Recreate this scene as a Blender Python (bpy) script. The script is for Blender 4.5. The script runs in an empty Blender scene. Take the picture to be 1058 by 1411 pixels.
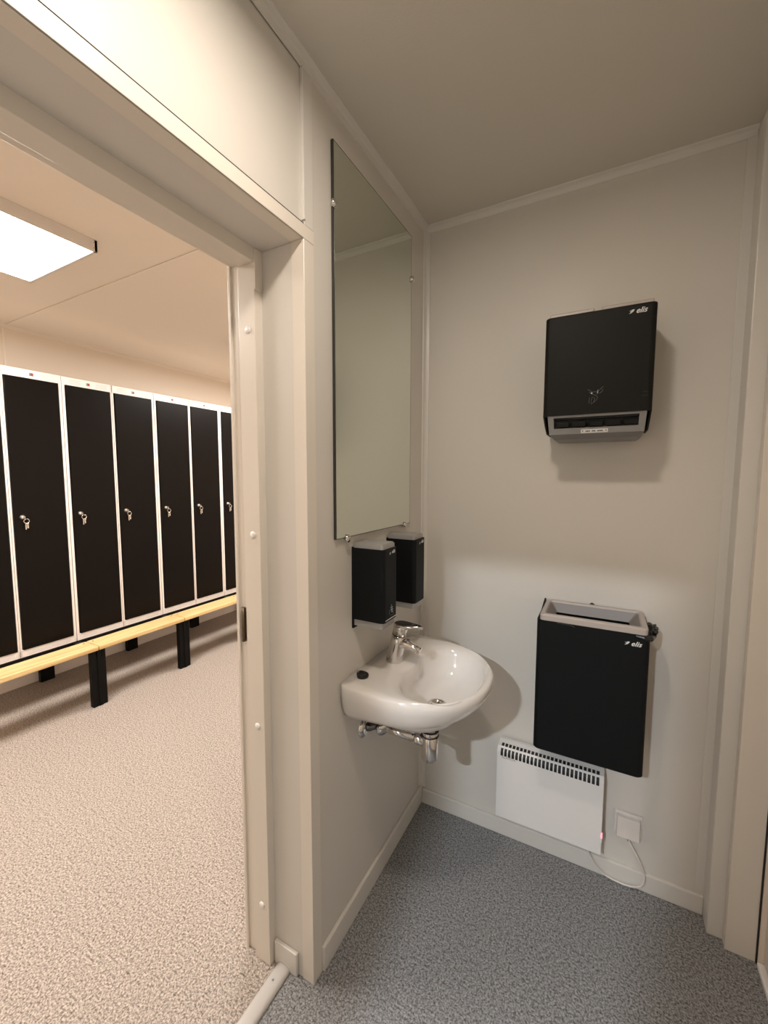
import bpy, bmesh, math, random
from mathutils import Vector, Matrix, noise
random.seed(3)
C = bpy.data.collections.new('washroom'); bpy.context.scene.collection.children.link(C)
PI = math.pi
H = 2.45

# ------------------------------------------------------------------ materials
def mat(name, col, rough=0.5, metal=0.0, emit=None, es=0.0, spec=0.5, bump=None, coat=0.0):
    m = bpy.data.materials.new(name); m.use_nodes = True
    nt = m.node_tree; b = nt.nodes['Principled BSDF']
    b.inputs['Base Color'].default_value = (*col, 1); b.inputs['Roughness'].default_value = rough
    b.inputs['Metallic'].default_value = metal; b.inputs['Specular IOR Level'].default_value = spec
    b.inputs['Coat Weight'].default_value = coat
    if emit: b.inputs['Emission Color'].default_value = (*emit, 1); b.inputs['Emission Strength'].default_value = es
    if bump:
        sc, st, dist = bump
        tc = nt.nodes.new('ShaderNodeTexCoord'); n = nt.nodes.new('ShaderNodeTexNoise')
        n.inputs['Scale'].default_value = sc; n.inputs['Detail'].default_value = 3
        bp = nt.nodes.new('ShaderNodeBump'); bp.inputs['Strength'].default_value = st; bp.inputs['Distance'].default_value = dist
        nt.links.new(tc.outputs['Object'], n.inputs['Vector']); nt.links.new(n.outputs['Fac'], bp.inputs['Height'])
        nt.links.new(bp.outputs['Normal'], b.inputs['Normal'])
    return m

def floor_mat(name, cols):
    m = bpy.data.materials.new(name); m.use_nodes = True
    nt = m.node_tree; b = nt.nodes['Principled BSDF']; L = nt.links
    tc = nt.nodes.new('ShaderNodeTexCoord')
    n1 = nt.nodes.new('ShaderNodeTexNoise'); n1.inputs['Scale'].default_value = 190; n1.inputs['Detail'].default_value = 5; n1.inputs['Roughness'].default_value = .75
    n2 = nt.nodes.new('ShaderNodeTexNoise'); n2.inputs['Scale'].default_value = 120; n2.inputs['Detail'].default_value = 3; n2.inputs['Roughness'].default_value = .7
    r1 = nt.nodes.new('ShaderNodeValToRGB'); e = r1.color_ramp.elements
    e[0].position = .36; e[0].color = (*cols[0], 1); e[1].position = .66; e[1].color = (*cols[2], 1)
    k = e.new(.47); k.color = (*cols[1], 1)
    k = e.new(.56); k.color = tuple((cols[1][i] * .4 + cols[2][i] * .6) for i in range(3)) + (1,)
    r2 = nt.nodes.new('ShaderNodeValToRGB'); e = r2.color_ramp.elements
    e[0].position = .36; e[0].color = (.32, .31, .30, 1); e[1].position = .50; e[1].color = (1, 1, 1, 1)
    mx = nt.nodes.new('ShaderNodeMix'); mx.data_type = 'RGBA'; mx.blend_type = 'MULTIPLY'; mx.inputs['Factor'].default_value = .8
    for n in (n1, n2): L.new(tc.outputs['Object'], n.inputs['Vector'])
    L.new(n1.outputs['Fac'], r1.inputs['Fac']); L.new(n2.outputs['Fac'], r2.inputs['Fac'])
    L.new(r1.outputs['Color'], mx.inputs['A']); L.new(r2.outputs['Color'], mx.inputs['B'])
    L.new(mx.outputs['Result'], b.inputs['Base Color'])
    b.inputs['Roughness'].default_value = .55; b.inputs['Specular IOR Level'].default_value = .3
    bp = nt.nodes.new('ShaderNodeBump'); bp.inputs['Strength'].default_value = .25; bp.inputs['Distance'].default_value = .001
    L.new(n1.outputs['Fac'], bp.inputs['Height']); L.new(bp.outputs['Normal'], b.inputs['Normal'])
    return m

def wood_mat(name):
    m = bpy.data.materials.new(name); m.use_nodes = True
    nt = m.node_tree; b = nt.nodes['Principled BSDF']; L = nt.links
    tc = nt.nodes.new('ShaderNodeTexCoord'); mp = nt.nodes.new('ShaderNodeMapping'); mp.inputs['Scale'].default_value = (38, 1.3, 38)
    n = nt.nodes.new('ShaderNodeTexNoise'); n.inputs['Scale'].default_value = 1.6; n.inputs['Detail'].default_value = 4; n.inputs['Distortion'].default_value = .5
    r = nt.nodes.new('ShaderNodeValToRGB'); e = r.color_ramp.elements
    e[0].position = .3; e[0].color = (.66, .42, .17, 1); e[1].position = .62; e[1].color = (.88, .66, .33, 1)
    L.new(tc.outputs['Object'], mp.inputs['Vector']); L.new(mp.outputs['Vector'], n.inputs['Vector'])
    L.new(n.outputs['Fac'], r.inputs['Fac']); L.new(r.outputs['Color'], b.inputs['Base Color'])
    b.inputs['Roughness'].default_value = .45
    return m

WALL = (.68, .645, .59)
M = dict(
    wall=mat('wall_paint', WALL, .42, bump=(220, .10, .0006)),
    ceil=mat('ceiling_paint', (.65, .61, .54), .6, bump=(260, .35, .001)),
    trim=mat('white_trim', (.70, .67, .62), .35),
    frame=mat('door_frame_paint', (.76, .70, .62), .32),
    lwall=mat('warm_tinted_paint', (.80, .70, .59), .5, bump=(220, .1, .0006)),  # warm changing room light put into the wall colour; also on the right door
    lceil=mat('warm_tinted_ceiling', (.86, .77, .66), .6, bump=(260, .3, .001)),  # ceiling colour carries the warm light of the changing room
    floor=floor_mat('grey_speckled_vinyl', [(.06, .06, .062), (.22, .22, .225), (.46, .46, .46)]),
    lfloor=floor_mat('warm_lit_speckled_vinyl', [(.10, .08, .07), (.38, .32, .28), (.76, .68, .60)]),  # same vinyl as the washroom, warm light mixed into its tones
    strip=mat('white_plastic_strip', (.92, .89, .86), .3),
    lockwhite=mat('locker_white_steel', (.88, .82, .78), .35),
    lockblack=mat('locker_black_steel', (.005, .0035, .003), .34, spec=.14),
    gapdark=mat('dark_gap', (.02, .017, .015), .8),
    hole=mat('punched_hole_dark', (.16, .11, .09), .8),
    black=mat('black_steel', (.003, .003, .003), .5, spec=.15),
    body=mat('matte_charcoal_plastic', (.0055, .0065, .0072), .5, spec=.16),
    body2=mat('matte_black_cover', (.0085, .0083, .0068), .5, spec=.16),
    silver=mat('silver_plastic', (.42, .41, .40), .33, metal=.35),
    dsilver=mat('dull_silver_plastic', (.25, .245, .24), .4, metal=.3),
    lid=mat('grey_beige_lid', (.44, .385, .35), .38),
    lidin=mat('lid_inner_shaded', (.22, .195, .18), .45),  # lid colour darkened, shade inside the opening is painted in
    chrome=mat('chrome', (.72, .70, .68), .07, metal=1),
    chromed=mat('dark_chrome', (.16, .15, .145), .10, metal=1),
    ceramic=mat('white_ceramic', (.80, .76, .72), .10, coat=.4),
    rubber=mat('black_rubber', (.006, .006, .006), .5),
    mirror=mat('mirror_glass', (.80, .84, .76), .012, metal=1),
    mirroredge=mat('mirror_edge', (.03, .03, .025), .4),
    heater=mat('heater_enamel', (.80, .78, .76), .35),
    heatertext=mat('heater_print', (.28, .27, .26), .5),
    white=mat('white_plastic', (.74, .69, .64), .35),
    logo=mat('logo_print', (.75, .75, .73), .5),
    dimprint=mat('faint_print', (.18, .18, .17), .5),
    stickw=mat('sticker_white', (.72, .70, .66), .5),
    led=mat('red_indicator', (.9, .25, .3), .4, emit=(1, .18, .28), es=2.2),
    dimdiffuser=mat('dome_diffuser', (.9, .9, .9), .5, emit=(1, .92, .82), es=3),
    diffuser=mat('lamp_diffuser', (.9, .9, .9), .5, emit=(1, .96, .93), es=9),
    bag=mat('black_bin_bag', (.008, .008, .008), .28, spec=.6),
    wood=wood_mat('pine_board'),
    key=mat('key_metal', (.78, .72, .64), .25, metal=.8),
    pink=mat('pink_key_tag', (.75, .42, .38), .4),
    hinge=mat('hinge_brass', (.16, .12, .08), .38, metal=.8),
    red=mat('emblem_red', (.35, .05, .05), .5),
)

# ------------------------------------------------------------------ mesh helpers
def add_box(bm, x0, x1, y0, y1, z0, z1, bev=0.0, seg=2):
    t = bmesh.new(); bmesh.ops.create_cube(t, size=1)
    for v in t.verts:
        v.co = Vector((x0 + (v.co.x + .5) * (x1 - x0), y0 + (v.co.y + .5) * (y1 - y0), z0 + (v.co.z + .5) * (z1 - z0)))
    if bev: bmesh.ops.bevel(t, geom=t.edges[:], offset=bev, segments=seg, affect='EDGES', profile=.5)
    merge(bm, t)

def merge(bm, t):
    vm = {v: bm.verts.new(v.co) for v in t.verts}
    for f in t.faces:
        try: nf = bm.faces.new([vm[v] for v in f.verts]); nf.smooth = f.smooth
        except ValueError: pass
    t.free()

def box(*a, **k):
    bm = bmesh.new(); add_box(bm, *a, **k); return bm

def add_tube(bm, pts, r, seg=16, cap=True, smooth=True):
    pts = [Vector(p) for p in pts]; n = len(pts)
    rs = r if isinstance(r, (list, tuple)) else [r] * n
    up = None; rings = []
    for i, p in enumerate(pts):
        d = (pts[min(i + 1, n - 1)] - pts[max(i - 1, 0)]).normalized()
        if up is None: up = d.orthogonal().normalized()
        else: up = (up - d * up.dot(d)).normalized()
        s = d.cross(up)
        rings.append([bm.verts.new(p + (up * math.cos(2 * PI * k / seg) + s * math.sin(2 * PI * k / seg)) * rs[i]) for k in range(seg)])
    for a, b in zip(rings, rings[1:]):
        for k in range(seg):
            f = bm.faces.new((a[k], a[(k + 1) % seg], b[(k + 1) % seg], b[k])); f.smooth = smooth
    if cap: bm.faces.new(rings[0][::-1]); bm.faces.new(rings[-1])

def tube(*a, **k):
    bm = bmesh.new(); add_tube(bm, *a, **k); return bm

def add_lathe(bm, c, axis, prof, seg=32):
    # prof: (radius, height) along axis
    axis = Vector(axis).normalized(); u = axis.orthogonal().normalized(); w = axis.cross(u); c = Vector(c)
    rings = []
    for r, h in prof:
        if r < 1e-6: rings.append([bm.verts.new(c + axis * h)])
        else: rings.append([bm.verts.new(c + axis * h + (u * math.cos(2 * PI * k / seg) + w * math.sin(2 * PI * k / seg)) * r) for k in range(seg)])
    for a, b in zip(rings, rings[1:]):
        for k in range(seg):
            q = [a[k % len(a)], a[(k + 1) % len(a)], b[(k + 1) % len(b)], b[k % len(b)]]
            q = list(dict.fromkeys(q))
            if len(q) > 2:
                try: f = bm.faces.new(q); f.smooth = True
                except ValueError: pass

def lathe(*a, **k):
    bm = bmesh.new(); add_lathe(bm, *a, **k); return bm

def add_prism(bm, poly, fn, t0, t1):
    a = [bm.verts.new(fn(p, t0)) for p in poly]; b = [bm.verts.new(fn(p, t1)) for p in poly]
    n = len(poly)
    for i in range(n): bm.faces.new((a[i], a[(i + 1) % n], b[(i + 1) % n], b[i]))
    bm.faces.new(a[::-1]); bm.faces.new(b)

def rrect(x0, x1, y0, y1, r, seg=5, corners=(1, 1, 1, 1)):
    out = []
    for (cx, cy, a0, on, kx, ky) in ((x1 - r, y1 - r, 0, corners[0], x1, y1), (x0 + r, y1 - r, 90, corners[1], x0, y1),
                                     (x0 + r, y0 + r, 180, corners[2], x0, y0), (x1 - r, y0 + r, 270, corners[3], x1, y0)):
        if not on: out.append((kx, ky)); continue
        for k in range(seg + 1):
            a = math.radians(a0 + 90 * k / seg); out.append((cx + r * math.cos(a), cy + r * math.sin(a)))
    return out

def loft(bm, rings, close=True, cap0=True, cap1=True, smooth=True):
    vs = [[bm.verts.new(p) for p in r] for r in rings]
    n = len(vs[0])
    for a, b in zip(vs, vs[1:]):
        for k in range(n if close else n - 1):
            f = bm.faces.new((a[k], a[(k + 1) % n], b[(k + 1) % n], b[k])); f.smooth = smooth
    if cap0: bm.faces.new(vs[0][::-1])
    if cap1: bm.faces.new(vs[-1])
    return vs

# ------------------------------------------------------------------ object helpers
def obj(name, bm, m, parent=None, base=None):
    """bm is in world coordinates; origin goes to base (or the parent's place)."""
    o = Vector((0, 0, 0))
    if parent is not None: o = Vector(parent['_o'])
    elif base is not None: o = Vector(base)
    bmesh.ops.recalc_face_normals(bm, faces=bm.faces[:])
    bm.transform(Matrix.Translation(-o))
    me = bpy.data.meshes.new(name); bm.to_mesh(me); bm.free()
    me.materials.append(m)
    ob = bpy.data.objects.new(name, me); C.objects.link(ob)
    if parent is None: ob.location = o
    else: ob.parent = parent
    ob['_o'] = tuple(o)
    return ob

def thing(name, label, cat, base, group=None, kind=None):
    o = bpy.data.objects.new(name, None); o.empty_display_size = .05
    C.objects.link(o); o.location = base; o['_o'] = tuple(base)
    if label: o['label'] = label
    if cat: o['category'] = cat
    if group: o['group'] = group
    if kind: o['kind'] = kind
    return o

def tag(o, label, cat, group=None):
    o['label'] = label; o['category'] = cat
    if group: o['group'] = group
    return o

def struct(name, bm, m, label=None, cat=None, parent=None):
    o = obj(name, bm, m, parent)
    if parent is None:
        o['kind'] = 'structure'
        if label: o['label'] = label
        if cat: o['category'] = cat
    return o

def text(name, s, size, loc, rot, m, parent, ext=.0003, shear=0.0, off=0.0, align='LEFT'):
    cu = bpy.data.curves.new(name, 'FONT'); cu.body = s; cu.size = size; cu.extrude = ext; cu.shear = shear; cu.offset = off; cu.align_x = align
    cu.resolution_u = 3
    t = bpy.data.objects.new(name + '_tmp', cu); C.objects.link(t)
    bpy.context.view_layer.update()
    me = bpy.data.meshes.new_from_object(t.evaluated_get(bpy.context.evaluated_depsgraph_get()))
    bpy.data.objects.remove(t); bpy.data.curves.remove(cu)
    bm = bmesh.new(); bm.from_mesh(me); bpy.data.meshes.remove(me)
    bm.transform(Matrix.Translation(Vector(loc)) @ rot)
    return bm
ROTY = Matrix.Rotation(PI / 2, 4, 'X')                                   # text faces -y
ROTX = Matrix.Rotation(PI / 2, 4, 'Z') @ Matrix.Rotation(PI / 2, 4, 'X')  # text faces +x

# ------------------------------------------------------------------ the setting
LY = -.774          # end of left wall
RX = 1.068          # right wall
YB = -2.2           # back wall of the washroom
XD = -.225          # back of the left wall
DY = -1.74          # far end of the left opening
TOP = 2.042
struct('floor', box(-.1, 1.2, YB - 2.2, .05, -.1, 0), M['floor'], 'grey speckled vinyl floor of the washroom', 'floor')
struct('floor', box(-2.95, -.1, -3.2, 2.6, -.1, 0), M['lfloor'], 'speckled vinyl floor of the changing room, tinted for warm light', 'floor')
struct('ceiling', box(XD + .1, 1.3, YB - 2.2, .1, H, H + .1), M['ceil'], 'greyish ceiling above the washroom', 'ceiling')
struct('ceiling', box(-2.95, XD + .1, -3.2, 2.6, H, H + .1), M['lceil'], 'ceiling above the changing room lockers, tinted for warm light', 'ceiling')
struct('wall_far', box(-.12, 1.3, 0, .1, 0, H), M['wall'], 'off-white wall panel behind heater, bin and towel dispenser', 'wall')
bm = bmesh.new()
add_box(bm, -.13, 0, LY, 0, 0, H)
struct('wall_left', bm, M['wall'], 'off-white wall carrying mirror and washbasin', 'wall')
bm = bmesh.new()
add_box(bm, -.13, 0, -3.2, DY, 0, H); add_box(bm, -.13, -.003, DY, LY, TOP, H)
struct('wall_left_over_doorway', bm, M['wall'], 'off-white wall panel above the changing room doorway', 'wall')
bm = bmesh.new()
add_box(bm, XD, -.13, LY, 2.6, 0, H); add_box(bm, XD, -.13, -3.2, DY, 0, H); add_box(bm, XD, -.13, DY, LY, TOP, H)
struct('wall_changing_room_side', bm, M['lwall'], 'changing room side of the dividing wall', 'wall')
struct('wall_lockers', box(-2.95, -2.84, -3.2, 2.6, 0, H), M['lwall'], 'wall behind the row of lockers, tinted for warm light', 'wall')
bm = bmesh.new(); add_box(bm, -2.84, XD, 2.5, 2.6, 0, H)
struct('wall_changing_room_end', bm, M['lwall'], 'end wall of the changing room', 'wall')
bm = bmesh.new(); add_box(bm, -2.84, XD, -3.2, -3.1, 0, H)
struct('wall_changing_room_front', bm, M['lwall'], 'front wall of the changing room', 'wall')
# right wall with its door opening
RDY = -1.02
bm = bmesh.new()
add_box(bm, RX, RX + .13, -.098, 0, 0, H); add_box(bm, RX, RX + .13, YB, RDY, 0, H); add_box(bm, RX, RX + .13, RDY, -.098, TOP, H)
struct('wall_right', bm, M['wall'], 'off-white wall around the right-hand door', 'wall')
# back wall: passage towards a further lit room behind the camera
PX0, PX1, PZ = .19, .44, 2.022  # right jamb moved inwards to stand in for the photographer's shadow
bm = bmesh.new()
add_box(bm, 0, PX0, YB - .1, YB, 0, H); add_box(bm, PX1, RX, YB - .1, YB, 0, H); add_box(bm, PX0, PX1, YB - .1, YB, PZ, H)
struct('wall_back', bm, M['wall'], 'washroom wall behind the camera with a passage opening narrowed for shade', 'wall')
bm = bmesh.new()
add_box(bm, 0, 1.2, YB - 2.2, YB - 2.1, 0, H); add_box(bm, RX, 1.2, YB - 2.1, YB - .1, 0, H); add_box(bm, -.1, 0, YB - 2.1, -3.2, 0, H)
struct('wall_passage', bm, M['wall'], 'walls of the passage behind the washroom', 'wall')

# mouldings -------------------------------------------------
t = .021
def cove(bm, a, b, n1, n2):
    """L-shaped angle bead with a chamfered face from a to b; n1,n2 point into the room."""
    a, b, n1, n2 = map(Vector, (a, b, n1, n2))
    prof = [(0, 0), (t, 0), (t, .002), (.0045, .0045 + .004), (.002, t), (0, t)]
    prof = [(0, 0), (t * 1.05, 0), (t, .003), (.011, .007), (.007, .011), (.003, t), (0, t * 1.05)]
    rings = [[p + n1 * u + n2 * v for u, v in prof] for p in (a, b)]
    loft(bm, rings, smooth=False)
bm = bmesh.new(); cove(bm, (0, YB, H), (0, 0, H), (1, 0, 0), (0, 0, -1)); struct('trim_1', bm, M['trim'], 'ceiling bead along the left wall', 'trim')
bm = bmesh.new(); cove(bm, (0, 0, H), (1.023, 0, H), (0, -1, 0), (0, 0, -1)); struct('trim_2', bm, M['trim'], 'ceiling bead along the far wall', 'trim')
bm = bmesh.new(); cove(bm, (RX, YB, H), (RX, -.07, H), (-1, 0, 0), (0, 0, -1)); struct('trim_3', bm, M['trim'], 'ceiling bead along the right wall', 'trim')
bm = bmesh.new(); cove(bm, (0, 0, .07), (0, 0, H - .02), (1, 0, 0), (0, -1, 0)); struct('trim_4', bm, M['trim'], 'vertical bead in the corner beside the mirror', 'trim')
# right corner post
bm = bmesh.new(); add_box(bm, 1.024, RX, -.071, 0, 0, H, .003)
add_box(bm, 1.0, 1.026, -.004, 0, .066, H - .02, .0015)
struct('trim_5', bm, M['trim'], 'boxed corner post between far wall and right door', 'trim')
# vertical cover strip above the doorway
bm = bmesh.new(); add_box(bm, 0, .004, LY, LY + .036, TOP + .03, H - .02, .0015); add_box(bm, -.003, .0065, LY - .0035, LY + .002, TOP + .04, H - .02, .001)
struct('trim_6', bm, M['trim'], 'vertical cover strip on the wall above the doorway corner', 'trim')
bm = bmesh.new(); cove(bm, (-2.84, -3.1, H), (-2.84, 2.5, H), (1, 0, 0), (0, 0, -1)); struct('trim_7', bm, M['lwall'], 'ceiling bead above the lockers', 'trim')
bm = bmesh.new(); add_box(bm, -2.84, XD, -.338, -.328, H - .004, H, .0015); add_box(bm, -2.84, -2.837, -.352, -.342, .08, H - .02, .001)
struct('trim_8', bm, M['lceil'], 'thin joint strip across the changing room ceiling and wall', 'trim')
bm = bmesh.new(); add_box(bm, RX - .003, RX, -.14, -.098 + .004, TOP + .034, H - .02, .001); add_box(bm, RX - .006, RX, -.1, -.094, TOP + .034, H - .02, .001)
struct('trim_9', bm, M['trim'], 'vertical cover strip above the right door', 'trim')
# baseboards
bm = bmesh.new(); add_box(bm, .012, 1.024, -.012, 0, 0, .066, .003); struct('baseboard_far', bm, M['trim'], 'low white skirting board under the heater', 'baseboard')
bm = bmesh.new(); add_box(bm, 0, .012, LY + .037, 0, 0, .078, .003); struct('baseboard_left', bm, M['trim'], 'low white skirting board under the washbasin', 'baseboard')
bm = bmesh.new(); add_box(bm, -2.84, -2.828, -3.1, 2.5, 0, .078, .003); struct('baseboard_lockers', bm, M['lockwhite'], 'skirting board behind the lockers', 'baseboard')

# door 1: the doorless doorway to the changing room ---------------------------------
d1 = thing('door_1', 'white framed doorway with threshold leading to the changing room', 'door frame', (-.1, -1.26, 0), kind='structure')
bm = bmesh.new()   # angle trim around the wall end (wall face + reveal edge)
add_prism(bm, [(-.036, LY), (-.036, LY - .003), (.002, LY - .003), (.003, LY - .002), (.003, LY + .036), (0, LY + .036), (0, LY)], lambda p, z: (p[0], p[1], z), 0, TOP - .003)
add_box(bm, 0, .003, LY + .0002, LY + .036, TOP - .003, TOP + .03)
add_box(bm, -.0005, .004, DY - .036, LY + .036, TOP - .003, TOP + .030, .001); add_box(bm, -.036, .003, DY, LY - .003, TOP - .003, TOP, .001)
add_box(bm, 0, .003, DY - .036, DY + .003, 0, TOP, .001); add_box(bm, -.036, .003, DY, DY + .003, 0, TOP, .001)
obj('casing', bm, M['frame'], d1)
obj('shadow_gap', box(-.003, .0012, DY - .036, LY + .036, TOP + .030, TOP + .0345), M['gapdark'], d1)
bm = bmesh.new()   # jamb liners + soffit
add_box(bm, -.14, -.034, LY - .0015, LY + .001, 0, TOP - .003); add_box(bm, -.14, -.034, DY, DY + .0015, 0, TOP); add_box(bm, -.14, -.034, DY, LY, TOP - .0018, TOP + .001)
obj('reveal_lining', bm, M['wall'], d1)
obj('reveal_skirting', box(-.137, -.052, LY - .013, LY - .0015, 0, .072, bev=.003), M['trim'], d1)
fz = 2.006
obj('door_frame_post', box(-.2, -.14, -.802, LY, 0, fz, bev=.0015), M['frame'], d1)
bm = bmesh.new(); add_box(bm, XD - .010, -.2002, -.790, LY, 0, fz + .02); add_box(bm, XD - .020, XD - .0102, -.796, LY + .05, 0, fz + .05, .001)
obj('rebate_strip', bm, M['frame'], d1)
obj('door_frame_post', box(-.2, -.14, DY, DY + .028, 0, fz, bev=.0015), M['frame'], d1)
obj('door_frame_head', box(-.2, -.14, DY, LY, fz, TOP, bev=.0015), M['frame'], d1)
bm = bmesh.new(); add_box(bm, XD - .012, -.2, DY, LY, fz + .012, TOP, .001)
obj('rebate_strip', bm, M['frame'], d1)
obj('corner_packer', box(-.1405, -.136, -.8025, LY - .002, 1.938, TOP - .003, bev=.0008), M['dsilver'] if False else M['frame'], d1)
for z in (.187, .744, 1.295, 1.84):
    obj('screw_cap', lathe((-.166, -.802, z), (0, -1, 0), [(.0095, 0), (.0095, .0015), (.007, .0035), (0, .0045)], seg=20), M['strip'], d1)
bm = bmesh.new(); add_box(bm, -.213, -.2005, -.7935, -.7895, .982, 1.082, .0015); add_tube(bm, [(-.219, -.796, .982), (-.219, -.796, 1.082)], .0055, seg=14)
hg = obj('hinge', bm, M['hinge'], d1)
bm = bmesh.new()
for z in (.995, 1.069): add_lathe(bm, (-.2065, -.7935, z), (0, -1, 0), [(.0042, 0), (.003, .0012), (0, .0012)], seg=12)
obj('hinge_screws', bm, M['chrome'], hg)
bm = bmesh.new()
prof = [(-.124 + .0235 - .0235 * math.cos(PI * k / 12), .0165 * math.sin(PI * k / 12) ** .75 if 0 < k < 12 else 0) for k in range(13)]
loft(bm, [[(x, y, z) for x, z in prof] for y in (LY - .014, DY + .03)], smooth=True)
th = obj('threshold', bm, M['strip'], d1); th['label'] = 'rounded white threshold strip'
for y in (-.832, -1.25, -1.68): obj('screw', lathe((-.1005, y, .0155), (0, 0, 1), [(.0032, 0), (.0032, .0013), (0, .0018)], seg=10), M['dsilver'], th)

# door 2 in the right wall ------------------------------------
d2 = thing('door_2', 'white door in a stepped white frame on the right wall', 'door', (RX + .07, -.56, 0), kind='structure')
bm = bmesh.new()
add_box(bm, RX - .004, RX, -.100, -.073, 0, TOP + .03, .001)
add_box(bm, RX - .004, RX, RDY - .036, RDY, 0, TOP + .03, .001)
add_box(bm, RX - .0045, RX, RDY - .036, -.073, TOP - .003, TOP + .030, .001)
obj('casing', bm, M['frame'], d2)
obj('shadow_gap', box(RX - .002, RX + .001, RDY - .036, -.073, TOP + .030, TOP + .0345), M['gapdark'], d2)
bm = bmesh.new()
add_box(bm, RX - .002, RX + .069, -.1, -.097, 0, TOP, .001); add_box(bm, RX, RX + .069, RDY, RDY + .003, 0, TOP, .001); add_box(bm, RX, RX + .069, RDY, -.098, TOP - .003, TOP, .001)
obj('reveal_lining', bm, M['frame'], d2)
lf = obj('door_leaf', box(RX + .084, RX + .124, RDY + .004, -.102, .022, TOP - .008, bev=.002), M['lwall'], d2)
bm = bmesh.new(); add_lathe(bm, (RX + .084, -.93, 1.02), (-1, 0, 0), [(.026, 0), (.026, .007), (.010, .009), (.010, .045), (0, .045)]); add_tube(bm, [(RX + .042, -.93, 1.02), (RX + .040, -.90, 1.02), (RX + .040, -.81, 1.02)], .009)
obj('door_handle', bm, M['chrome'], lf)
obj('rebate_gap', box(RX + .069, RX + .0725, -.104, -.098, 0, TOP - .003), M['gapdark'], d2)
obj('door_frame_stop', box(RX + .0725, RX + .088, -.110, -.098, 0, TOP - .003, bev=.001), M['lwall'], d2)
obj('threshold', box(RX + .069, RX + .088, RDY + .004, -.112, 0, .016, bev=.003), M['strip'], d2)

# ------------------------------------------------------------------ mirror
mr = thing('wall_mirror', 'tall frameless mirror clipped to the wall above soap dispensers', 'mirror', (0, -.406, 1.277))
obj('glass', box(.006, .0095, -.655, -.158, 1.277, 2.343), M['mirror'], mr)
bm = bmesh.new(); add_box(bm, .0015, .0092, -.6575, -.1557, 1.2748, 2.3455)
obj('backing', bm, M['mirroredge'], mr)
for (y, z) in ((-.656, 2.183), (-.150, 2.193), (-.600, 1.272), (-.202, 1.272)):
    bm = bmesh.new(); add_lathe(bm, (.0, y, z), (1, 0, 0), [(.007, 0), (.007, .009), (.0115, .0095), (.0125, .012), (.0115, .015), (.0065, .0185), (0, .0195)], seg=20)
    obj('mirror_clip', bm, M['chrome'], mr)

# ------------------------------------------------------------------ soap dispensers
def soap(y0, y1, label, icon):
    yc = (y0 + y1) / 2
    s = thing('soap_dispenser', label, 'soap dispenser', (0, yc, .995), 'black soap dispensers over the basin')
    fn = lambda p, z: (p[0], p[1], z)
    bm = bmesh.new(); add_prism(bm, rrect(.004, .113, y0, y1, .013, corners=(1, 0, 0, 1)), fn, 1.014, 1.238)
    obj('cover', bm, M['body'], s)
    obj('back_plate', box(0, .006, y0 + .0005, y1 - .0005, .984, 1.240), M['body'], s)
    bm = bmesh.new(); add_prism(bm, rrect(.004, .107, y0 + .004, y1 - .004, .008, corners=(1, 0, 0, 1)), fn, 1.238, 1.250)
    add_prism(bm, rrect(.006, .104, y0 + .007, y1 - .007, .007, corners=(1, 0, 0, 1)), fn, 1.250, 1.2535)
    obj('lid', bm, M['silver'], s)
    bm = bmesh.new(); add_prism(bm, rrect(.0065, .106, y0 + .004, y1 - .004, .006, corners=(1, 0, 0, 1)), fn, .994, 1.014)
    obj('push_base', bm, M['silver'], s)
    bm = text('logo', 'elis', .016, (.1132, yc + .006, 1.222), ROTX, M['logo'], s, shear=.35, off=.0002)
    b2 = bird(.0095); b2.transform(Matrix.Translation((.1132, yc - .005, 1.2225)) @ ROTX); merge(bm, b2)
    obj('logo', bm, M['logo'], s)
    if icon:
        bm = bmesh.new()   # hand and foam pictogram
        X = .1134
        for k, (dy, dz, r) in enumerate([(0, .040, .0012), (-.003, .034, .0016), (.004, .033, .0018), (-.001, .027, .0022), (.006, .026, .0018), (.001, .020, .0016), (.008, .019, .0016)]):
            add_lathe(bm, (X - .0006, yc + .005 + dy, 1.020 + dz), (1, 0, 0), [(r, 0), (r, .0008), (0, .0008)], seg=10)
        o = obj('foam_symbol', bm, M['logo'], s)
        bm = bmesh.new()
        hand = [(-.012, .012), (-.013, .020), (-.008, .026), (-.002, .024), (.002, .016), (.010, .013), (.016, .009), (.014, .006), (.004, .008), (-.004, .006)]
        add_tube(bm, [(X, yc + .003 + a, 1.022 + b) for a, b in hand], .0004, seg=6)
        obj('hand_symbol', bm, M['dimprint'], s)
        bm = text('caption', 'foam soap', .0085, (X - .0003, y0 + .014, 1.0205), ROTX, M['logo'], s)
        bm.free(); bm = bmesh.new(); 
        for k in range(14): add_box(bm, X - .0006, X, y0 + .013 + k * .0051, y0 + .0165 + k * .0051, 1.0185, 1.0215)
        obj('caption_line', bm, M['logo'], s)
    return s

def bird(w):
    bm = bmesh.new()
    # small swirl of two leaf shapes, like a bird seen from the side
    polys = [[(-1, .55), (-.55, .35), (-.1, .0), (-.45, -.35), (-1, -.65), (-.35, -.6), (.15, -.3), (.75, .2), (1, .85), (.4, .85), (-.05, .75), (.15, .45), (-.05, .2), (-.4, .45)]]
    for p in polys:
        a = [bm.verts.new((x * w / 2, y * w / 2, .0004)) for x, y in p]; b = [bm.verts.new((x * w / 2, y * w / 2, -.0003)) for x, y in p]
        n = len(p)
        for i in range(n): bm.faces.new((a[i], a[(i + 1) % n], b[(i + 1) % n], b[i]))
        bm.faces.new(a); bm.faces.new(b[::-1])
    bmesh.ops.triangulate(bm, faces=bm.faces[:])
    return bm
soap(-.563, -.471, 'black soap dispenser with foam symbol, nearer to the doorway', True)
soap(-.335, -.245, 'black soap dispenser nearest the room corner, plain front', False)

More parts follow.
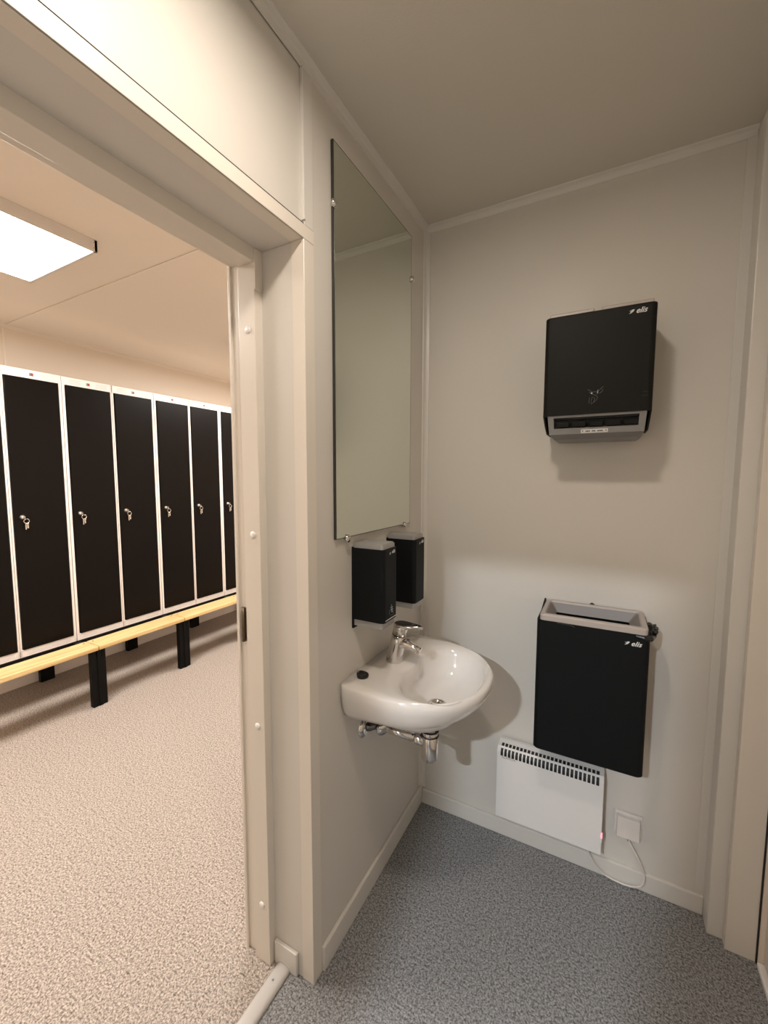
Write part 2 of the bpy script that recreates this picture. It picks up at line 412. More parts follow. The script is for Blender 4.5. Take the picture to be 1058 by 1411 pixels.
# ------------------------------------------------------------------ washbasin
CY = -.400
wb = thing('washbasin', 'white ceramic wall-hung washbasin under the soap dispensers', 'sink', (0, CY, .70))
def Rout(th):
    # distance from centre (.22,CY) to the D outline along th
    cx = .22; lo, hi = 0, .6
    def inside(x, y):
        if x < .001: return False
        hw = .242
        if x > .15:
            q = (x - .15) / .25
            if q >= 1: return False
            hw *= (1 - q ** 2.05) ** .5
        if x < .03: hw -= .012 * (1 - x / .03) ** 2
        return abs(y) < hw
    for _ in range(40):
        mid = (lo + hi) / 2
        if inside(cx + mid * math.cos(th), mid * math.sin(th)): lo = mid
        else: hi = mid
    return lo
def Rin(th, ax=.119, by=.188, n=2.5):
    c, s = abs(math.cos(th)), abs(math.sin(th))
    return 1 / ((c / ax) ** n + (s / by) ** n) ** (1 / n)
NB = 160
ths = [2 * PI * k / NB for k in range(NB)]
ro = [Rout(a) for a in ths]
def ring_out(s, z, sx=None, back=0.0):
    out = []
    for a, r in zip(ths, ro):
        dx, dy = r * math.cos(a), r * math.sin(a)
        x = .22 + (dx * (sx or s) if dx > 0 else dx * (1 - back)); y = CY + dy * (1 - (1 - s) * (.40 + .75 * min(1, max(0, (.22 + dx) / .30))) if s > .75 else s * (1.08 if s > .5 else 1))
        out.append((max(x, .001), y, z(x, y) if callable(z) else z))
    return out
def ring_in(s, z, cx=.250, ax=.119, by=.188, n=2.5):
    return [(cx + Rin(a, ax * s, by * s, n) * math.cos(a), CY - .004 + Rin(a, ax * s, by * s, n) * math.sin(a), z(a) if callable(z) else z) for a in ths]
rings = []
for s_, z_, sx_, bk in ((.20, .697, .20, .72), (.42, .699, .36, .50), (.58, .706, .48, .25), (.70, .715, .57, .06), (.79, .727, .65, 0), (.86, .742, .74, 0),
                       (.915, .758, .83, 0), (.955, .778, .905, 0), (.985, .795, .96, 0), (1.0, .809, .99, 0)):
    rings.append(ring_out(s_, z_, sx_, bk))
rings.append(ring_out(1.0, .820, 1.0))
rings.append(ring_out(.992, .829, .992))
rings.append(ring_out(.975, .8335, .975))
# deck blends into bowl rim
def blend(f, z):
    A = ring_out(.975, 0, .975); B = ring_in(1.04, 0)
    return [(a[0] * (1 - f) + b[0] * f, a[1] * (1 - f) + b[1] * f, z) for a, b in zip(A, B)]
rings.append(blend(.35, .8355)); rings.append(blend(.7, .8345)); rings.append(blend(1, .8315))
rings.append(ring_in(1.0, .826)); rings.append(ring_in(.965, .815)); rings.append(ring_in(.93, .795)); rings.append(ring_in(.88, .770, n=2.4))
rings.append(ring_in(.79, .748, n=2.3)); rings.append(ring_in(.66, .733, n=2.2, cx=.246)); rings.append(ring_in(.48, .724, n=2.1, cx=.238)); rings.append(ring_in(.30, .719, n=2, cx=.232))
rings.append([(.226 + .024 * math.cos(a), CY - .004 + .024 * math.sin(a), .716) for a in ths])
rings = [[(x, y, z - .007 * min(1, max(0, (x - .12) / .26)) * min(1, max(0, (z - .74) / .06))) for x, y, z in r] for r in rings]
bm = bmesh.new(); loft(bm, rings)
# raised faucet platform: swell deck towards the bowl around the tap
for v in bm.verts:
    if v.co.z > .79 and v.co.x < .2:
        d = math.hypot((v.co.x - .125) / .05, (v.co.y - CY) / .075)
        if d < 1 and v.co.x > .105: v.co.x += .016 * (1 - d * d) ** 1.5
obj('basin_bowl', bm, M['ceramic'], wb)
bm = bmesh.new(); add_lathe(bm, (.226, CY - .004, .7155), (0, 0, 1), [(.031, .001), (.031, .003), (.026, .0045), (.019, .003), (.019, .0015), (0, .0015)])
obj('drain', bm, M['chrome'], wb)
bm = bmesh.new(); add_lathe(bm, (.1372, CY - .045, .803), Vector((1, 0, .28)), [(.0105, 0), (.0105, .0028), (.0075, .0032), (.0075, .001), (0, .001)], seg=24)
obj('overflow_hole', bm, M['gapdark'], wb)

fc = thing('basin_mixer_tap', 'chrome single-lever mixer tap on the back of the washbasin', 'faucet', (.078, CY - .012, .834))
FY = CY - .012
bm = bmesh.new()
def ell(c, d, a, b, n=28):
    d = Vector(d).normalized(); u = Vector((0, 1, 0)); w = d.cross(u).normalized(); c = Vector(c)
    return [c + u * (b * math.cos(2 * PI * k / n)) + w * (a * math.sin(2 * PI * k / n)) for k in range(n)]
ax = (.22, 0, 1)
loft(bm, [ell((.073, FY, .832), (0, 0, 1), .030, .029), ell((.074, FY, .836), (0, 0, 1), .030, .029), ell((.080, FY, .870), ax, .027, .0265), ell((.0875, FY, .905), ax, .0252, .025), ell((.091, FY, .928), ax, .0245, .024)])
obj('tap_body', bm, M['chrome'], fc)
bm = bmesh.new()
loft(bm, [ell((.080, FY, .888), (1, 0, .12), .026, .021), ell((.100, FY, .901), (1, 0, .0), .021, .020), ell((.122, FY, .904), (1, 0, -.15), .0150, .0185), ell((.145, FY, .899), (1, 0, -.28), .0118, .0178), ell((.164, FY, .893), (1, 0, -.38), .0100, .0165), ell((.170, FY, .8905), (1, 0, -.38), .007, .012)])
obj('spout', bm, M['chrome'], fc)
obj('aerator', lathe((.157, FY, .8905), (.15, 0, -1), [(.0115, 0), (.0115, .013), (.009, .0145), (0, .0145)], seg=24), M['chrome'], fc)
bm = bmesh.new()
loft(bm, [ell((.0918, FY, .930), ax, .0243, .0238), ell((.0975, FY, .955), ax, .0245, .024), ell((.099, FY, .963), (.1, 0, 1), .0252, .0248)])
hv = obj('cartridge_cap', bm, M['chrome'], fc)
bm = bmesh.new()   # flat lever
def lev(z0, tilt, inset):
    out = []
    for k in range(40):
        a = 2 * PI * k / 40; c, s = math.cos(a), math.sin(a)
        x = .099 + (.026 - inset) * c if c < 0 else .099 + (.078 - inset) * (abs(c) ** .8)
        w = (.026 - inset) * (1 - .52 * max(0, c) ** 1.2)
        out.append((x, FY + w * s, z0 + tilt * (x - .099)))
    return out
loft(bm, [lev(.961, -.03, .003), lev(.9635, -.03, 0), lev(.967, -.01, 0), lev(.9695, .0, .003)])
obj('lever', bm, M['chrome'], fc)
bm = bmesh.new(); loft(bm, [lev(.9692, .0, .0045), lev(.9702, .0, .006)])  # dark reflection on the lever top, laid on as a thin sheet
obj('lever_reflection', bm, M['chromed'], fc)

bm = bmesh.new(); pr = [(0, 0), (.016, 0), (.0175, .004), (.0175, .009)]
add_lathe(bm, (.040, CY - .165, .8348), (0, 0, 1), [(0, 0), (.0165, 0), (.018, .003), (.0185, .010), (.016, .012), (.013, .010), (0, .009)], seg=24)
add_lathe(bm, (.040, CY - .165, .8430), (.2, .1, 1), [(.019, 0), (.0195, .003), (.017, .004)], seg=16)
tag(obj('drain_plug', bm, M['rubber'], base=(.04, CY - .165, .8348)), 'round black rubber plug lying on the washbasin deck', 'plug')

# trap and pipes
TX, TY = .200, -.398
tr = thing('bottle_trap', 'chrome bottle trap with waste pipe beneath the washbasin', 'drain pipe', (TX, TY, .5))
obj('trap_cup', lathe((TX, TY, .502), (0, 0, 1), [(0, .016), (.026, .016), (.0285, .020), (.0285, .094), (.026, .098), (0, .098)], seg=36), M['chrome'], tr)
obj('locking_ring', lathe((TX, TY, .600), (0, 0, 1), [(.028, 0), (.030, .001), (.030, .003), (.027, .004), (.027, .016), (.030, .017), (.030, .0195), (.025, .021)], seg=36), M['rubber'], tr)
obj('collar', lathe((TX, TY, .604), (0, 0, 1), [(.0275, 0), (.0278, .012), (.024, .018), (.0195, .020), (.0195, .060), (.023, .061), (.023, .0885)], seg=36), M['chrome'], tr)
A = Vector((TX - .02, TY - .006, .578)); Bp = Vector((.040, -.452, .612))
bm = bmesh.new(); add_tube(bm, [A, Bp], .0145, seg=24)
obj('waste_pipe', bm, M['chrome'], tr)
dv = (Bp - A).normalized()
obj('union_nut', tube([A + dv * -.006, A + dv * .004, A + dv * .028, A + dv * .032], [.017, .0195, .0195, .016], seg=24), M['chrome'], tr)
bm = bmesh.new(); add_tube(bm, [Bp, Bp + Vector((-.015, -.008, .004)), (.012, -.480, .617), (.004, -.484, .617)], .0145, seg=20)
obj('pipe_elbow', bm, M['chromed'], tr)
obj('wall_flange', lathe((0.0005, -.492, .618), (1, 0, 0), [(.034, 0), (.033, .004), (.024, .009), (.016, .011), (0, .011)], seg=32), M['chrome'], tr)
for k, (y, z) in enumerate(((-.505, .678), (-.418, .678))):
    v = thing('angle_valve', ['chrome angle valve below the basin, nearer the doorway', 'chrome angle valve below the basin, nearer the corner'][k], 'valve', (0, y, z), 'angle valves beneath the basin')
    obj('escutcheon', lathe((0.0005, y, z), (1, 0, 0), [(.023, 0), (.022, .004), (.012, .007), (0, .007)], seg=24), M['chromed'], v)
    bm = bmesh.new(); add_tube(bm, [(.006, y, z), (.038, y, z)], .0095); add_tube(bm, [(.032, y, z - .006), (.032, y, z + .008)], .008)
    obj('valve_body', bm, M['chrome'], v)
    if k == 0:
        obj('valve_knob', lathe((.038, y, z), (1, 0, 0), [(.009, 0), (.015, .002), (.016, .012), (.012, .016), (0, .016)], seg=12), M['chromed'], v)
    else:
        obj('valve_knob', lathe((.038, y, z), (1, 0, 0), [(.009, 0), (.015, .002), (.016, .012), (.012, .016), (0, .016)], seg=12), M['chromed'], v)
    obj('compression_nut', lathe((.032, y, z + .005), (0, 0, 1), [(.0, 0), (.010, 0), (.010, .008), (.006, .010), (0, .010)], seg=6), M['chrome'], v)
bm = bmesh.new(); add_lathe(bm, (.052, -.462, .612), (.6, -.5, -.15), [(0, -.004), (.019, -.004), (.021, 0), (.021, .006), (.018, .010), (0, .010)], seg=24)
obj('cleaning_cap', bm, M['chrome'], tr)

# ------------------------------------------------------------------ paper towel dispenser
TX0, TX1 = .494, .790
td = thing('towel_dispenser', 'black wall-mounted towel dispenser with silver outlet', 'towel dispenser', (.642, 0, 1.577))
bm = bmesh.new()
fn = lambda p, z: (p[0], p[1], z)
# cover: prism in plan with rounded front corners; lower side edges taper back
pl = rrect(TX0, TX1, -.2, -.004, .014, corners=(0, 0, 1, 1))
def cover_ring(z, yoff=0.0, inx=0.0):
    out = []
    for x, y in pl:
        xx = x + (inx if x < .64 else -inx); yy = y + yoff if y < -.1 else y
        out.append((xx, yy, z))
    return out
loft(bm, [cover_ring(1.6475), cover_ring(1.947), cover_ring(1.950, .002, .001)], smooth=False)
# lower cheeks
for xa, xb in ((TX0 + .001, TX0 + .006), (TX1 - .006, TX1 - .001)):
    vs = [(-.198, 1.649), (-.150, 1.622), (-.100, 1.600), (-.004, 1.600), (-.004, 1.649)]
    add_prism(bm, vs, lambda p, x: (x, p[0], p[1]), xa, xb)
obj('cover', bm, M['body2'], td)
bm = bmesh.new()
for xa, xb in ((.506, .630), (.650, .781)):
    add_box(bm, xa, xb, -.1965, -.03, 1.949, 1.9605, .003)
obj('top_lid', bm, M['lid'], td)
# silver outlet: sloped front frame
def P(x, s, dpt=0.0):   # s 0 top .. 1 bottom of the frame, dpt inward
    y = -.197 + s * .012; z = 1.655 + s * (1.590 - 1.655)
    n = Vector((0, -1, -.18)).normalized()
    return Vector((x, y, z)) - n * dpt
X0, X1 = .508, .778; b = .006
bm = bmesh.new()
outer = [P(X0, 0), P(X1, 0), P(X1 - .004, 1), P(X0 + .006, 1)]
inner = [P(X0 + .018, .22), P(X1 - .018, .22), P(X1 - .020, .72), P(X0 + .020, .72)]
innerb = [P(X0 + .018, .22, .03), P(X1 - .018, .22, .03), P(X1 - .020, .72, .03), P(X0 + .020, .72, .03)]
outerb = [Vector((X0, -.01, 1.652)), Vector((X1, -.01, 1.652)), Vector((X1 - .004, -.01, 1.586)), Vector((X0 + .006, -.01, 1.586))]
low = [Vector((X0 + .020, -.168, 1.575)), Vector((X1 - .016, -.168, 1.575)), Vector((X1 - .016, -.01, 1.575)), Vector((X0 + .020, -.01, 1.575))]
V = lambda L: [bm.verts.new(p) for p in L]
o_, i_, ib, ob_, lw = V(outer), V(inner), V(innerb), V(outerb), V(low)
for k in range(4):
    bm.faces.new((o_[k], o_[(k + 1) % 4], i_[(k + 1) % 4], i_[k])); bm.faces.new((i_[k], i_[(k + 1) % 4], ib[(k + 1) % 4], ib[k]))
bm.faces.new((o_[0], o_[1], ob_[1], ob_[0])); bm.faces.new((o_[1], o_[2], ob_[2], ob_[1])); bm.faces.new((o_[0], o_[3], ob_[3], ob_[0]))
bm.faces.new((o_[3], o_[2], lw[1], lw[0])); bm.faces.new((o_[2], ob_[2], lw[2], lw[1])); bm.faces.new((o_[3], ob_[3], lw[3], lw[0])); bm.faces.new(lw); bm.faces.new((ob_[2], ob_[3], lw[3], lw[2])); bm.faces.new(ob_)
obj('outlet_frame', bm, M['dsilver'], td)
bm = bmesh.new(); vs = V([p + Vector((0, -.001, 0)) for p in innerb]); bm.faces.new(vs)
add_box(bm, X0 + .022, X1 - .022, -.1855, -.16, 1.6355, 1.6395)
obj('outlet_slot', bm, M['rubber'], td)
bm = bmesh.new()
for k in range(5):
    xa = X0 + .024 + k * .0475
    add_box(bm, xa, xa + .040, -.183, -.163, 1.611, 1.628, .003)
obj('roller', bm, M['body2'], td)
bm = bmesh.new()
ql = [P(.606, .80, -.0006), P(.680, .80, -.0006), P(.680, .97, -.0006), P(.606, .97, -.0006)]
bm.faces.new([bm.verts.new(p) for p in ql]); st = obj('sticker', bm, M['stickw'], td)
bm = bmesh.new()
tri = lambda x, s: [bm.verts.new(P(x - .002, .85, -.0012)), bm.verts.new(P(x + .002, .85, -.0012)), bm.verts.new(P(x, .93, -.0012))]
for x in (.611, .675): bm.faces.new(tri(x, 0))
xs = .619
random.seed(5)
for wlen in (5, 4, 6):
    for k in range(wlen):
        w = .0018
        bm.faces.new([bm.verts.new(P(xs, .85 + .02 * random.random(), -.0012)), bm.verts.new(P(xs + w, .85, -.0012)), bm.verts.new(P(xs + w, .92, -.0012)), bm.verts.new(P(xs, .92, -.0012))])
        xs += .0026
    xs += .0045
obj('sticker_print', bm, M['rubber'], st)
bm = text('logo', 'elis', .021, (.7365, -.2003, 1.9245), ROTY, M['logo'], td, shear=.35, off=.0003)
b2 = bird(.014); b2.transform(Matrix.Translation((.7265, -.2003, 1.9295)) @ ROTY); merge(bm, b2)
obj('logo', bm, M['logo'], td)
bm = bmesh.new()    # line drawing of a hand pulling paper
strokes = [[(-.020, .018), (-.013, .013), (-.006, .009), (.0, .010), (.006, .007), (.010, .012), (.017, .019), (.022, .023)],
           [(-.016, .010), (-.010, .004), (-.004, .002), (.003, -.002), (.008, -.008), (.004, -.016), (-.003, -.022), (-.010, -.026)],
           [(-.014, -.006), (-.015, -.016), (-.016, -.024)], [(-.006, -.004), (-.009, -.014), (-.010, -.022)], [(.004, .000), (.009, .006), (.008, .016)],
           [(-.002, -.006), (.0, -.014), (-.003, -.02)], [(.012, .004), (.018, .008), (.021, .015)]]
for s in strokes: add_tube(bm, [(.641 + a, -.2002, 1.703 + b) for a, b in s], .0005, seg=6)
obj('hand_symbol', bm, M['dimprint'], td)
bm = bmesh.new()
add_lathe(bm, (.632, -.2, 1.709), (0, -1, 0), [(.0022, 0), (.0022, .0008), (0, .0008)], seg=12); add_tube(bm, [(.648, -.2002, 1.707), (.648, -.2002, 1.716)], .0008, seg=6)
obj('status_light', bm, M['logo'], td)
bm = bmesh.new()
add_box(bm, .762, .778, -.2006, -.2, 1.690, 1.692); add_box(bm, .766, .776, -.2006, -.2, 1.700, 1.702)
obj('embossed_mark', bm, M['rubber'], td)

# ------------------------------------------------------------------ waste bin
BX0, BX1 = .497, .818
wbn = thing('waste_bin', 'black wall-mounted waste bin with grey rim above the heater', 'trash can', (.657, 0, .533))
bm = bmesh.new()
pl2 = rrect(BX0, BX1, -.2, .0, .016, corners=(0, 0, 1, 1))
inn = rrect(BX0 + .004, BX1 - .004, -.196, -.005, .013, corners=(0, 0, 1, 1))
loft(bm, [[(x + (.003 if x < .65 else -.003), y + (.003 if y < -.1 else 0), .533) for x, y in pl2], [(x, y, .537) for x, y in pl2], [(x, y, .984) for x, y in pl2], [(x, y, .984) for x, y in inn], [(x, y, .56) for x, y in inn]], smooth=False)
# raised back edge
add_prism(bm, [(-.001, .984), (-.0, 1.004), (-.006, 1.004), (-.09, .984)], lambda p, x: (x, p[0], p[1]), BX0, BX0 + .005)
obj('bin_body', bm, M['body'], wbn)
bm = bmesh.new()
lo_ = rrect(.506, .812, -.199, -.006, .012); 
def lr(ins, z, r=.012): return [(x, y, z) for x, y in rrect(.506 + ins, .812 - ins, -.201 + ins, -.006 - ins, max(.004, r - ins * .3))]
loft(bm, [lr(.002, .983), lr(0, .985), lr(0, 1.001), lr(.003, 1.0045),
          [(x, y, 1.0045) for x, y in rrect(.519, .797, -.184, -.022, .008)], [(x, y, .999) for x, y in rrect(.522, .794, -.181, -.025, .008)]], cap0=False, cap1=False, smooth=False)
rim = obj('bin_rim', bm, M['lid'], wbn); rim['label'] = 'beige-grey plastic rim'
bm = bmesh.new(); loft(bm, [[(x, y, .999) for x, y in rrect(.522, .794, -.181, -.025, .008)], [(x, y, .967) for x, y in rrect(.543, .770, -.172, -.036, .006)]], cap0=False, cap1=False)
obj('rim_inner', bm, M['lidin'], rim)
# liner bag: inside walls + tucked folds outside at right and front
bm = bmesh.new()
add_box(bm, BX0 + .012, BX1 - .012, -.190, -.012, .60, .94, .01)
t_ = bmesh.new(); bmesh.ops.create_icosphere(t_, subdivisions=4, radius=1)
for v in t_.verts:
    n = noise.noise(v.co * 2.3) * .5 + noise.noise(v.co * 5.1) * .28
    d = v.co * (1 + n)
    v.co = Vector((.826 + d.x * .015, -.125 + d.y * .042, .984 + d.z * .015 - abs(d.y) * .004))
merge(bm, t_)
add_tube(bm, [(.78, -.202, .980), (.80, -.204, .978), (.818, -.196, .976), (.828, -.165, .974)], [.0025, .006, .009, .007], seg=8, smooth=False)
add_prism(bm, [(.560, .984), (.604, .984), (.611, .979), (.602, .987), (.598, .977), (.556, .981)][:2] + [(.612, .977), (.598, .979), (.560, .981)], lambda p, y: (p[0], y, p[1]), -.2045, -.2)
add_tube(bm, [(.650, -.004, 1.003), (.655, -.003, 1.0075), (.662, -.004, 1.003)], .003, seg=8)
obj('bin_liner', bm, M['bag'], wbn)
bm = text('logo', 'elis', .021, (.7680, -.2003, .9470), ROTY, M['logo'], wbn, shear=.35, off=.0003)
b2 = bird(.014); b2.transform(Matrix.Translation((.7580, -.2003, .9525)) @ ROTY); merge(bm, b2)
obj('logo', bm, M['logo'], wbn)

# ------------------------------------------------------------------ panel heater
ht = thing('panel_heater', 'white electric panel heater with top grille below the waste bin', 'heater', (.537, 0, .118))
HX0, HX1, HF = .3535, .7185, -.080
bm = bmesh.new()
add_prism(bm, [(-.012, .132), (-.012, .421), (-.030, .424), (HF + .014, .4165), (HF + .0015, .404), (HF, .399), (HF, .134), (HF + .004, .130)], lambda p, x: (x, p[0], p[1]), HX0, HX1)
# back brackets
add_box(bm, HX0 + .05, HX0 + .08, -.013, -.001, .20, .38); add_box(bm, HX1 - .08, HX1 - .05, -.013, -.001, .20, .38)
obj('heater_case', bm, M['heater'], ht)
bm = bmesh.new(); nS = 25
for k in range(nS):
    xa = HX0 + .013 + k * (HX1 - HX0 - .023) / nS; w = .0092
    q = [(HF - .0006, .3985), (HF - .0012, .4035), (HF + .0135, .4175), (HF + .0165, .4175), (HF + .0025, .4005)]
    # lower row: wraps the front top edge
    a = [(HF - .0007, .3865), (HF - .0007, .3990), (HF + .0010, .4042), (HF + .0080, .4118), (HF + .0100, .4105), (HF + .004, .400), (HF + .002, .3865)]
    add_prism(bm, a, lambda p, x: (x, p[0], p[1]), xa, xa + w)
    c = [(HF + .0150, .4178), (HF + .0300, .4205), (HF + .030, .416), (HF + .0150, .414)]
    add_prism(bm, c, lambda p, x: (x, p[0], p[1]), xa, xa + w)
obj('grille_slots', bm, M['rubber'], ht)
bm = text('brand_print', 'GLAMOX', .0125, (HX0 + .017, HF - .0002, .3775), ROTY, M['heatertext'], ht)
obj('brand_print', bm, M['heatertext'], ht)
bm = bmesh.new(); add_box(bm, .7165, .7215, -.083, -.071, .199, .214, .002)
obj('indicator_lamp', bm, M['led'], ht)
obj('power_switch', box(.7165, .7205, -.082, -.072, .182, .199, bev=.001), M['strip'], ht)

# socket and cable
so = thing('wall_socket', 'white square wall socket to the right of the heater', 'socket', (.80, 0, .225))
obj('back_plate', box(.757, .843, -.011, 0, .184, .270, bev=.003), M['white'], so)
obj('cover_box', box(.7655, .836, -.030, -.010, .187, .262, bev=.0025), M['white'], so)
bm = bmesh.new()
pts = [(.800, -.022, .188), (.812, -.023, .165), (.835, -.024, .125), (.853, -.024, .085), (.856, -.023, .050), (.845, -.023, .025), (.815, -.021, .009), (.775, -.019, .006), (.735, -.019, .014), (.705, -.020, .038), (.685, -.026, .075), (.672, -.035, .110), (.668, -.040, .135)]
P4 = [Vector(p) for p in pts]; sm = []
for i in range(len(P4) - 1):
    p0, p1, p2, p3 = P4[max(i - 1, 0)], P4[i], P4[i + 1], P4[min(i + 2, len(P4) - 1)]
    for k in range(6):
        u = k / 6; sm.append(.5 * ((2 * p1) + (-p0 + p2) * u + (2 * p0 - 5 * p1 + 4 * p2 - p3) * u * u + (-p0 + 3 * p1 - 3 * p2 + p3) * u ** 3))
sm.append(P4[-1]); add_tube(bm, sm, .0034, seg=10)
cb = obj('power_cable', bm, M['white'], base=(.80, -.02, .0)); tag(cb, 'white power cable looping from the heater to the wall socket', 'cable')
obj('strain_relief', tube([(.797, -.022, .190), (.803, -.022, .180)], [.0045, .0038], seg=10), M['dsilver'], cb)

# ------------------------------------------------------------------ lockers
LX, LZ0, LZ1 = -2.37, .366, 2.086
labels = ['white locker cabinet with two black doors, partly cut off at the left picture edge',
          'white two-door locker cabinet with black doors, second from the left',
          'white two-door locker cabinet with black doors, third from the left',
          'white locker cabinet with black doors, half hidden behind the door frame']
UW = .598; DW = UW / 2
def locker(base, label):
    x0, y0, z0 = base
    r = thing('locker', label, 'locker', base, 'two-door lockers along the changing room wall')
    # base is the front left bottom corner
    bm = bmesh.new()
    add_box(bm, x0 - .455, x0 - .018, y0, y0 + UW, z0, LZ1, 0)
    for (a, b_, c, d) in ((y0, y0 + .014, z0, LZ1), (y0 + UW - .014, y0 + UW, z0, LZ1), (y0 + DW - .010, y0 + DW + .010, z0 + .002, LZ1)):
        add_box(bm, x0 - .02, x0, a, b_, c, d, .0008)
    add_box(bm, x0 - .02, x0, y0 + .014, y0 + UW - .014, z0, z0 + .044, .0008); add_box(bm, x0 - .02, x0, y0 + .014, y0 + UW - .014, LZ1 - .050, LZ1, .0008)
    obj('locker_body', bm, M['lockwhite'], r)
    obj('door_seam', box(x0 - .003, x0 + .0008, y0 + DW - .0008, y0 + DW + .0008, z0 + .003, LZ1 - .001), M['hole'], r)
    for k in range(2):
        ya = y0 + k * DW + (.014 if k == 0 else .010); yb = y0 + (k + 1) * DW - (.010 if k == 0 else .014)
        dz0, dz1 = z0 + .044, LZ1 - .050
        dr = obj('locker_door', box(x0 - .018, x0 + .004, ya + .0015 + .006, yb - .0015 - .002, dz0, dz1, bev=.0012), M['lockblack'], r)
        ly = ya + .045; lz = 1.213
        bm = bmesh.new(); add_lathe(bm, (x0 + .004, ly, lz), (1, 0, 0), [(.013, 0), (.013, .004), (.009, .008), (.009, .012), (0, .012)], seg=20)
        add_box(bm, x0 + .016, x0 + .036, ly - .0015, ly + .0015, lz - .008, lz + .008, .001)
        lk = obj('lock', bm, M['key'], dr)
        bm = bmesh.new()
        cx, cy, cz, rr = x0 + .028, ly + .010, lz - .023, .0135
        add_tube(bm, [(cx, cy + rr * math.cos(a_), cz + rr * math.sin(a_)) for a_ in [2 * PI * q / 18 for q in range(19)]], .0016, seg=6)
        obj('key_ring', bm, M['key'], lk)
        bm = bmesh.new(); add_box(bm, x0 + .026, x0 + .029, ly + .011, ly + .019, lz - .066, lz - .036, .001); add_box(bm, x0 + .022, x0 + .025, ly + .004, ly + .010, lz - .074, lz - .034, .001); add_lathe(bm, (x0 + .026, ly + .014, lz - .040), (1, 0, 0), [(.007, 0), (.007, .003), (0, .003)], seg=12)
        obj('spare_key', bm, M['key'], lk)
        # vents and emblem on the header strip, vents in the sill
        bm = bmesh.new(); zc = LZ1 - .025
        for side in (-1, 1):
            bm = bmesh.new()
            for ri in range(4):
                for ci in range(10):
                    yy = (ya + yb) / 2 + side * .080 + (ci - 4.5) * .0068 + (.0034 if ri % 2 else 0); zz = zc + (ri - 1.5) * .0075
                    s_ = .0014; vs = [bm.verts.new((x0 + .0006, yy + s_ * math.cos(q * PI / 3), zz + s_ * math.sin(q * PI / 3))) for q in range(6)]; bm.faces.new(vs)
            obj('vent_holes', bm, M['hole'], r)
        bm = bmesh.new()
        for ri in range(3):
            for ci in range(30):
                yy = (ya + yb) / 2 + (ci - 14.5) * .0078 + (.0039 if ri % 2 else 0); zz = z0 + .020 + (ri - 1) * .0075
                s_ = .0012; vs = [bm.verts.new((x0 + .0006, yy + s_ * math.cos(q * PI / 3), zz + s_ * math.sin(q * PI / 3))) for q in range(6)]; bm.faces.new(vs)
        obj('vent_holes', bm, M['hole'], r)
        bm = bmesh.new(); add_box(bm, x0, x0 + .0015, (ya + yb) / 2 - .010, (ya + yb) / 2 + .010, zc - .009, zc + .009, .0005)
        em = obj('emblem', bm, M['dsilver'], r)
        obj('emblem_mark', box(x0 + .0015, x0 + .0025, (ya + yb) / 2 - .002, (ya + yb) / 2 + .008, zc - .006, zc + .006), M['red'], em)
    return r
def copy_tree(o, parent=None):
    c = o.copy(); C.objects.link(c)
    if parent is not None: c.parent = parent
    for ch in list(o.children): copy_tree(ch, c)
    return c
Y0 = -.844; PITCH = .6025
l0 = locker((LX, Y0, LZ0), labels[0])
for k in range(1, 4):
    c = copy_tree(l0); c.location = (LX, Y0 + k * PITCH, LZ0); c['label'] = labels[k]; c['_o'] = tuple(c.location)

# bench carrying the lockers
bn = thing('changing_bench', 'long pine-topped bench on black legs in front of the lockers', 'bench', (-2.17, .05, 0))
joints = [-.855 + .603 * k for k in range(5)]
for k in range(4):
    bm = bmesh.new(); add_box(bm, -2.247, -2.092, joints[k] + .0025, joints[k + 1] - .0025, .362, .390, .004)
    sb = obj('seat_board', bm, M['wood'], bn)
    for yy in (joints[k] + .026, joints[k + 1] - .026):
        obj('bolt', lathe((-2.215, yy, .3895), (0, 0, 1), [(.0055, 0), (.0055, .0012), (0, .0016)], seg=12), M['gapdark'], sb)
for k in range(1, 5):
    y = joints[k]
    bm = bmesh.new(); add_box(bm, -2.135, -2.098, y - .0455, y + .0395, 0, .362, .003); add_box(bm, -2.1, -2.094, y - .012, y + .010, 0, .362, .002)
    obj('leg', bm, M['black'], bn)
    obj('rear_leg', box(-2.815, -2.778, y - .0455, y + .0395, 0, .335, bev=.003), M['black'], bn)
    obj('cross_beam', box(-2.815, -2.098, y - .020, y + .020, .325, .362, bev=.002), M['black'], bn)
obj('long_rail', box(-2.395, -2.365, joints[0], joints[4], .332, .362, bev=.002), M['black'], bn)
obj('long_rail', box(-2.815, -2.785, joints[0], joints[4], .335, .362, bev=.002), M['black'], bn)

# ------------------------------------------------------------------ lamps
def panel(x0, x1, y0, y1, label, grp=None):
    r = thing('ceiling_light', label, 'ceiling light', ((x0 + x1) / 2, (y0 + y1) / 2, H), grp)
    bm = bmesh.new(); zb = 2.403
    add_box(bm, x0, x0 + .012, y0, y1, zb, H, .001); add_box(bm, x1 - .012, x1, y0, y1, zb, H, .001)
    add_box(bm, x0, x1, y0, y0 + .012, zb, H, .001); add_box(bm, x0, x1, y1 - .012, y1, zb, H, .001)
    obj('lamp_frame', bm, M['white'], r)
    obj('diffuser', box(x0 + .012, x1 - .012, y0 + .012, y1 - .012, zb + .002, zb + .008), M['diffuser'], r)
    bm = bmesh.new()
    for dx, dz in ((.0, .012), (.0, .034)): add_lathe(bm, (x1, y1 - .015, zb + dz), (1, 0, 0), [(.0018, 0), (.0018, .001), (0, .001)], seg=8)
    obj('screw', bm, M['dsilver'], r)
panel(-1.848, -1.262, -1.775, -.578, 'large square white LED panel over the lockers at upper left', 'LED panels on the changing room ceiling')
panel(-1.848, -1.262, .640, 1.84, 'far LED panel just showing beside the door frame', 'LED panels on the changing room ceiling')
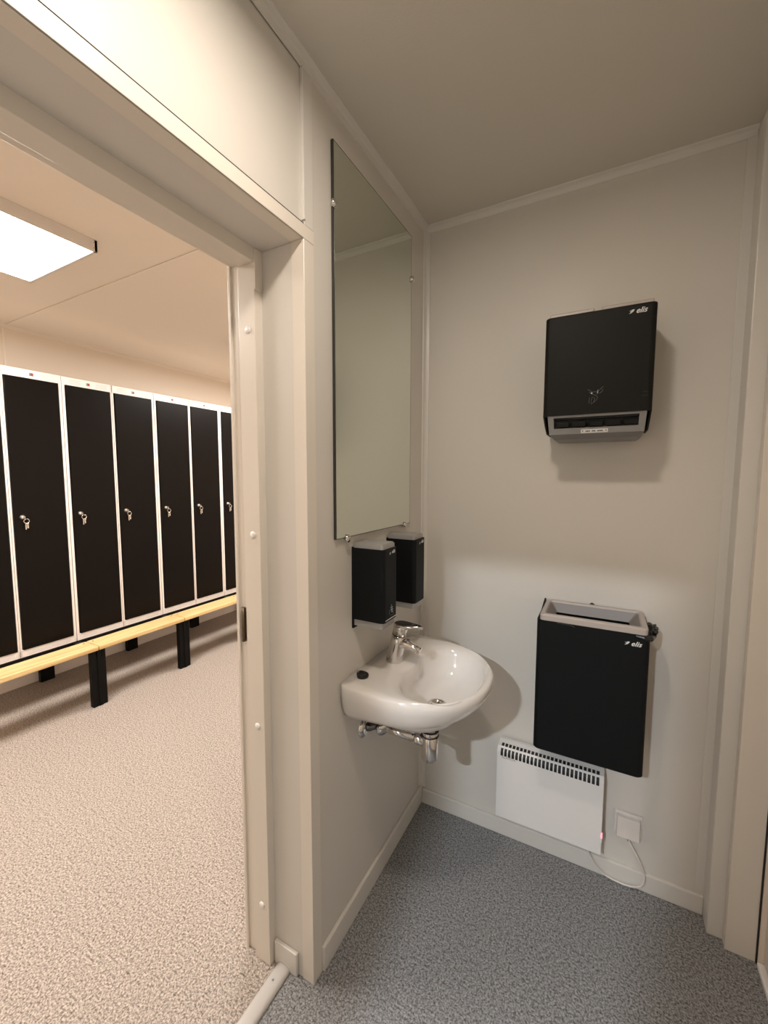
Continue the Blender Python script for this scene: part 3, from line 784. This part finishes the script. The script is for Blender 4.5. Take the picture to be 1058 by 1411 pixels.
def area(name, loc, sx, sy, power, col, rot=(0, 0, 0), shape='RECTANGLE', spread=PI):
    l = bpy.data.lights.new(name, 'AREA'); l.shape = shape; l.size = sx; l.size_y = sy; l.energy = power; l.color = col; l.spread = spread
    o = bpy.data.objects.new(name, l); C.objects.link(o); o.location = loc; o.rotation_euler = rot
    return o
area('panel_light', (-1.555, -1.177, 2.400), .55, 1.15, 36, (1, .92, .84))
area('panel_light', (-1.555, 1.24, 2.400), .55, 1.15, 32, (1, .92, .84))
def dome(x, y, r, label):
    t0 = thing('ceiling_light', label, 'ceiling light', (x, y, H))
    obj('lamp_base', lathe((x, y, H), (0, 0, -1), [(0, 0), (r, 0), (r, .018), (0, .018)]), M['white'], t0)
    obj('diffuser', lathe((x, y, H - .018), (0, 0, -1), [(r * .97, 0), (r * .9, .012), (r * .6, .020), (0, .024)]), M['dimdiffuser'], t0)
dome(.43, -1.18, .15, 'round ceiling light over the washroom')
dome(.22, -3.25, .15, 'round ceiling light in the passage')
area('room_light', (.43, -1.18, 2.398), .13, .13, 8.6, (1, .88, .76), shape='DISK')
area('passage_light', (.22, -3.25, 2.398), .10, .10, 88, (.84, .92, 1.0), shape='DISK')

# ------------------------------------------------------------------ camera
def rotvec(r):
    r = Vector(r); th = r.length; return Matrix.Rotation(th, 3, r / th)
Bm = Matrix(((1, 0, 0), (0, 0, -1), (0, 1, 0)))
Mr = rotvec((8.18252229e-02, 4.92860993e-01, 2.25794538e-02)) @ Bm
cam = bpy.data.cameras.new('camera'); co = bpy.data.objects.new('camera', cam); C.objects.link(co)
R = Matrix((Mr[0], -Mr[1], -Mr[2])).transposed()
co.matrix_world = Matrix.Translation((.6818879, -1.62081952, 1.45374965)) @ R.to_4x4()
cam.sensor_fit = 'VERTICAL'; cam.sensor_height = 36; cam.lens = 567.893553 / 1411 * 36; cam.clip_start = .02
bpy.context.scene.camera = co
w = bpy.data.worlds.new('world'); bpy.context.scene.world = w; w.use_nodes = True
w.node_tree.nodes['Background'].inputs[0].default_value = (.9, .85, .8, 1); w.node_tree.nodes['Background'].inputs[1].default_value = .05
sc = bpy.context.scene
sc.view_settings.view_transform = 'Standard'; sc.view_settings.look = 'None'; sc.view_settings.exposure = 0.0
for o in C.objects:
    if '_o' in o: del o['_o']
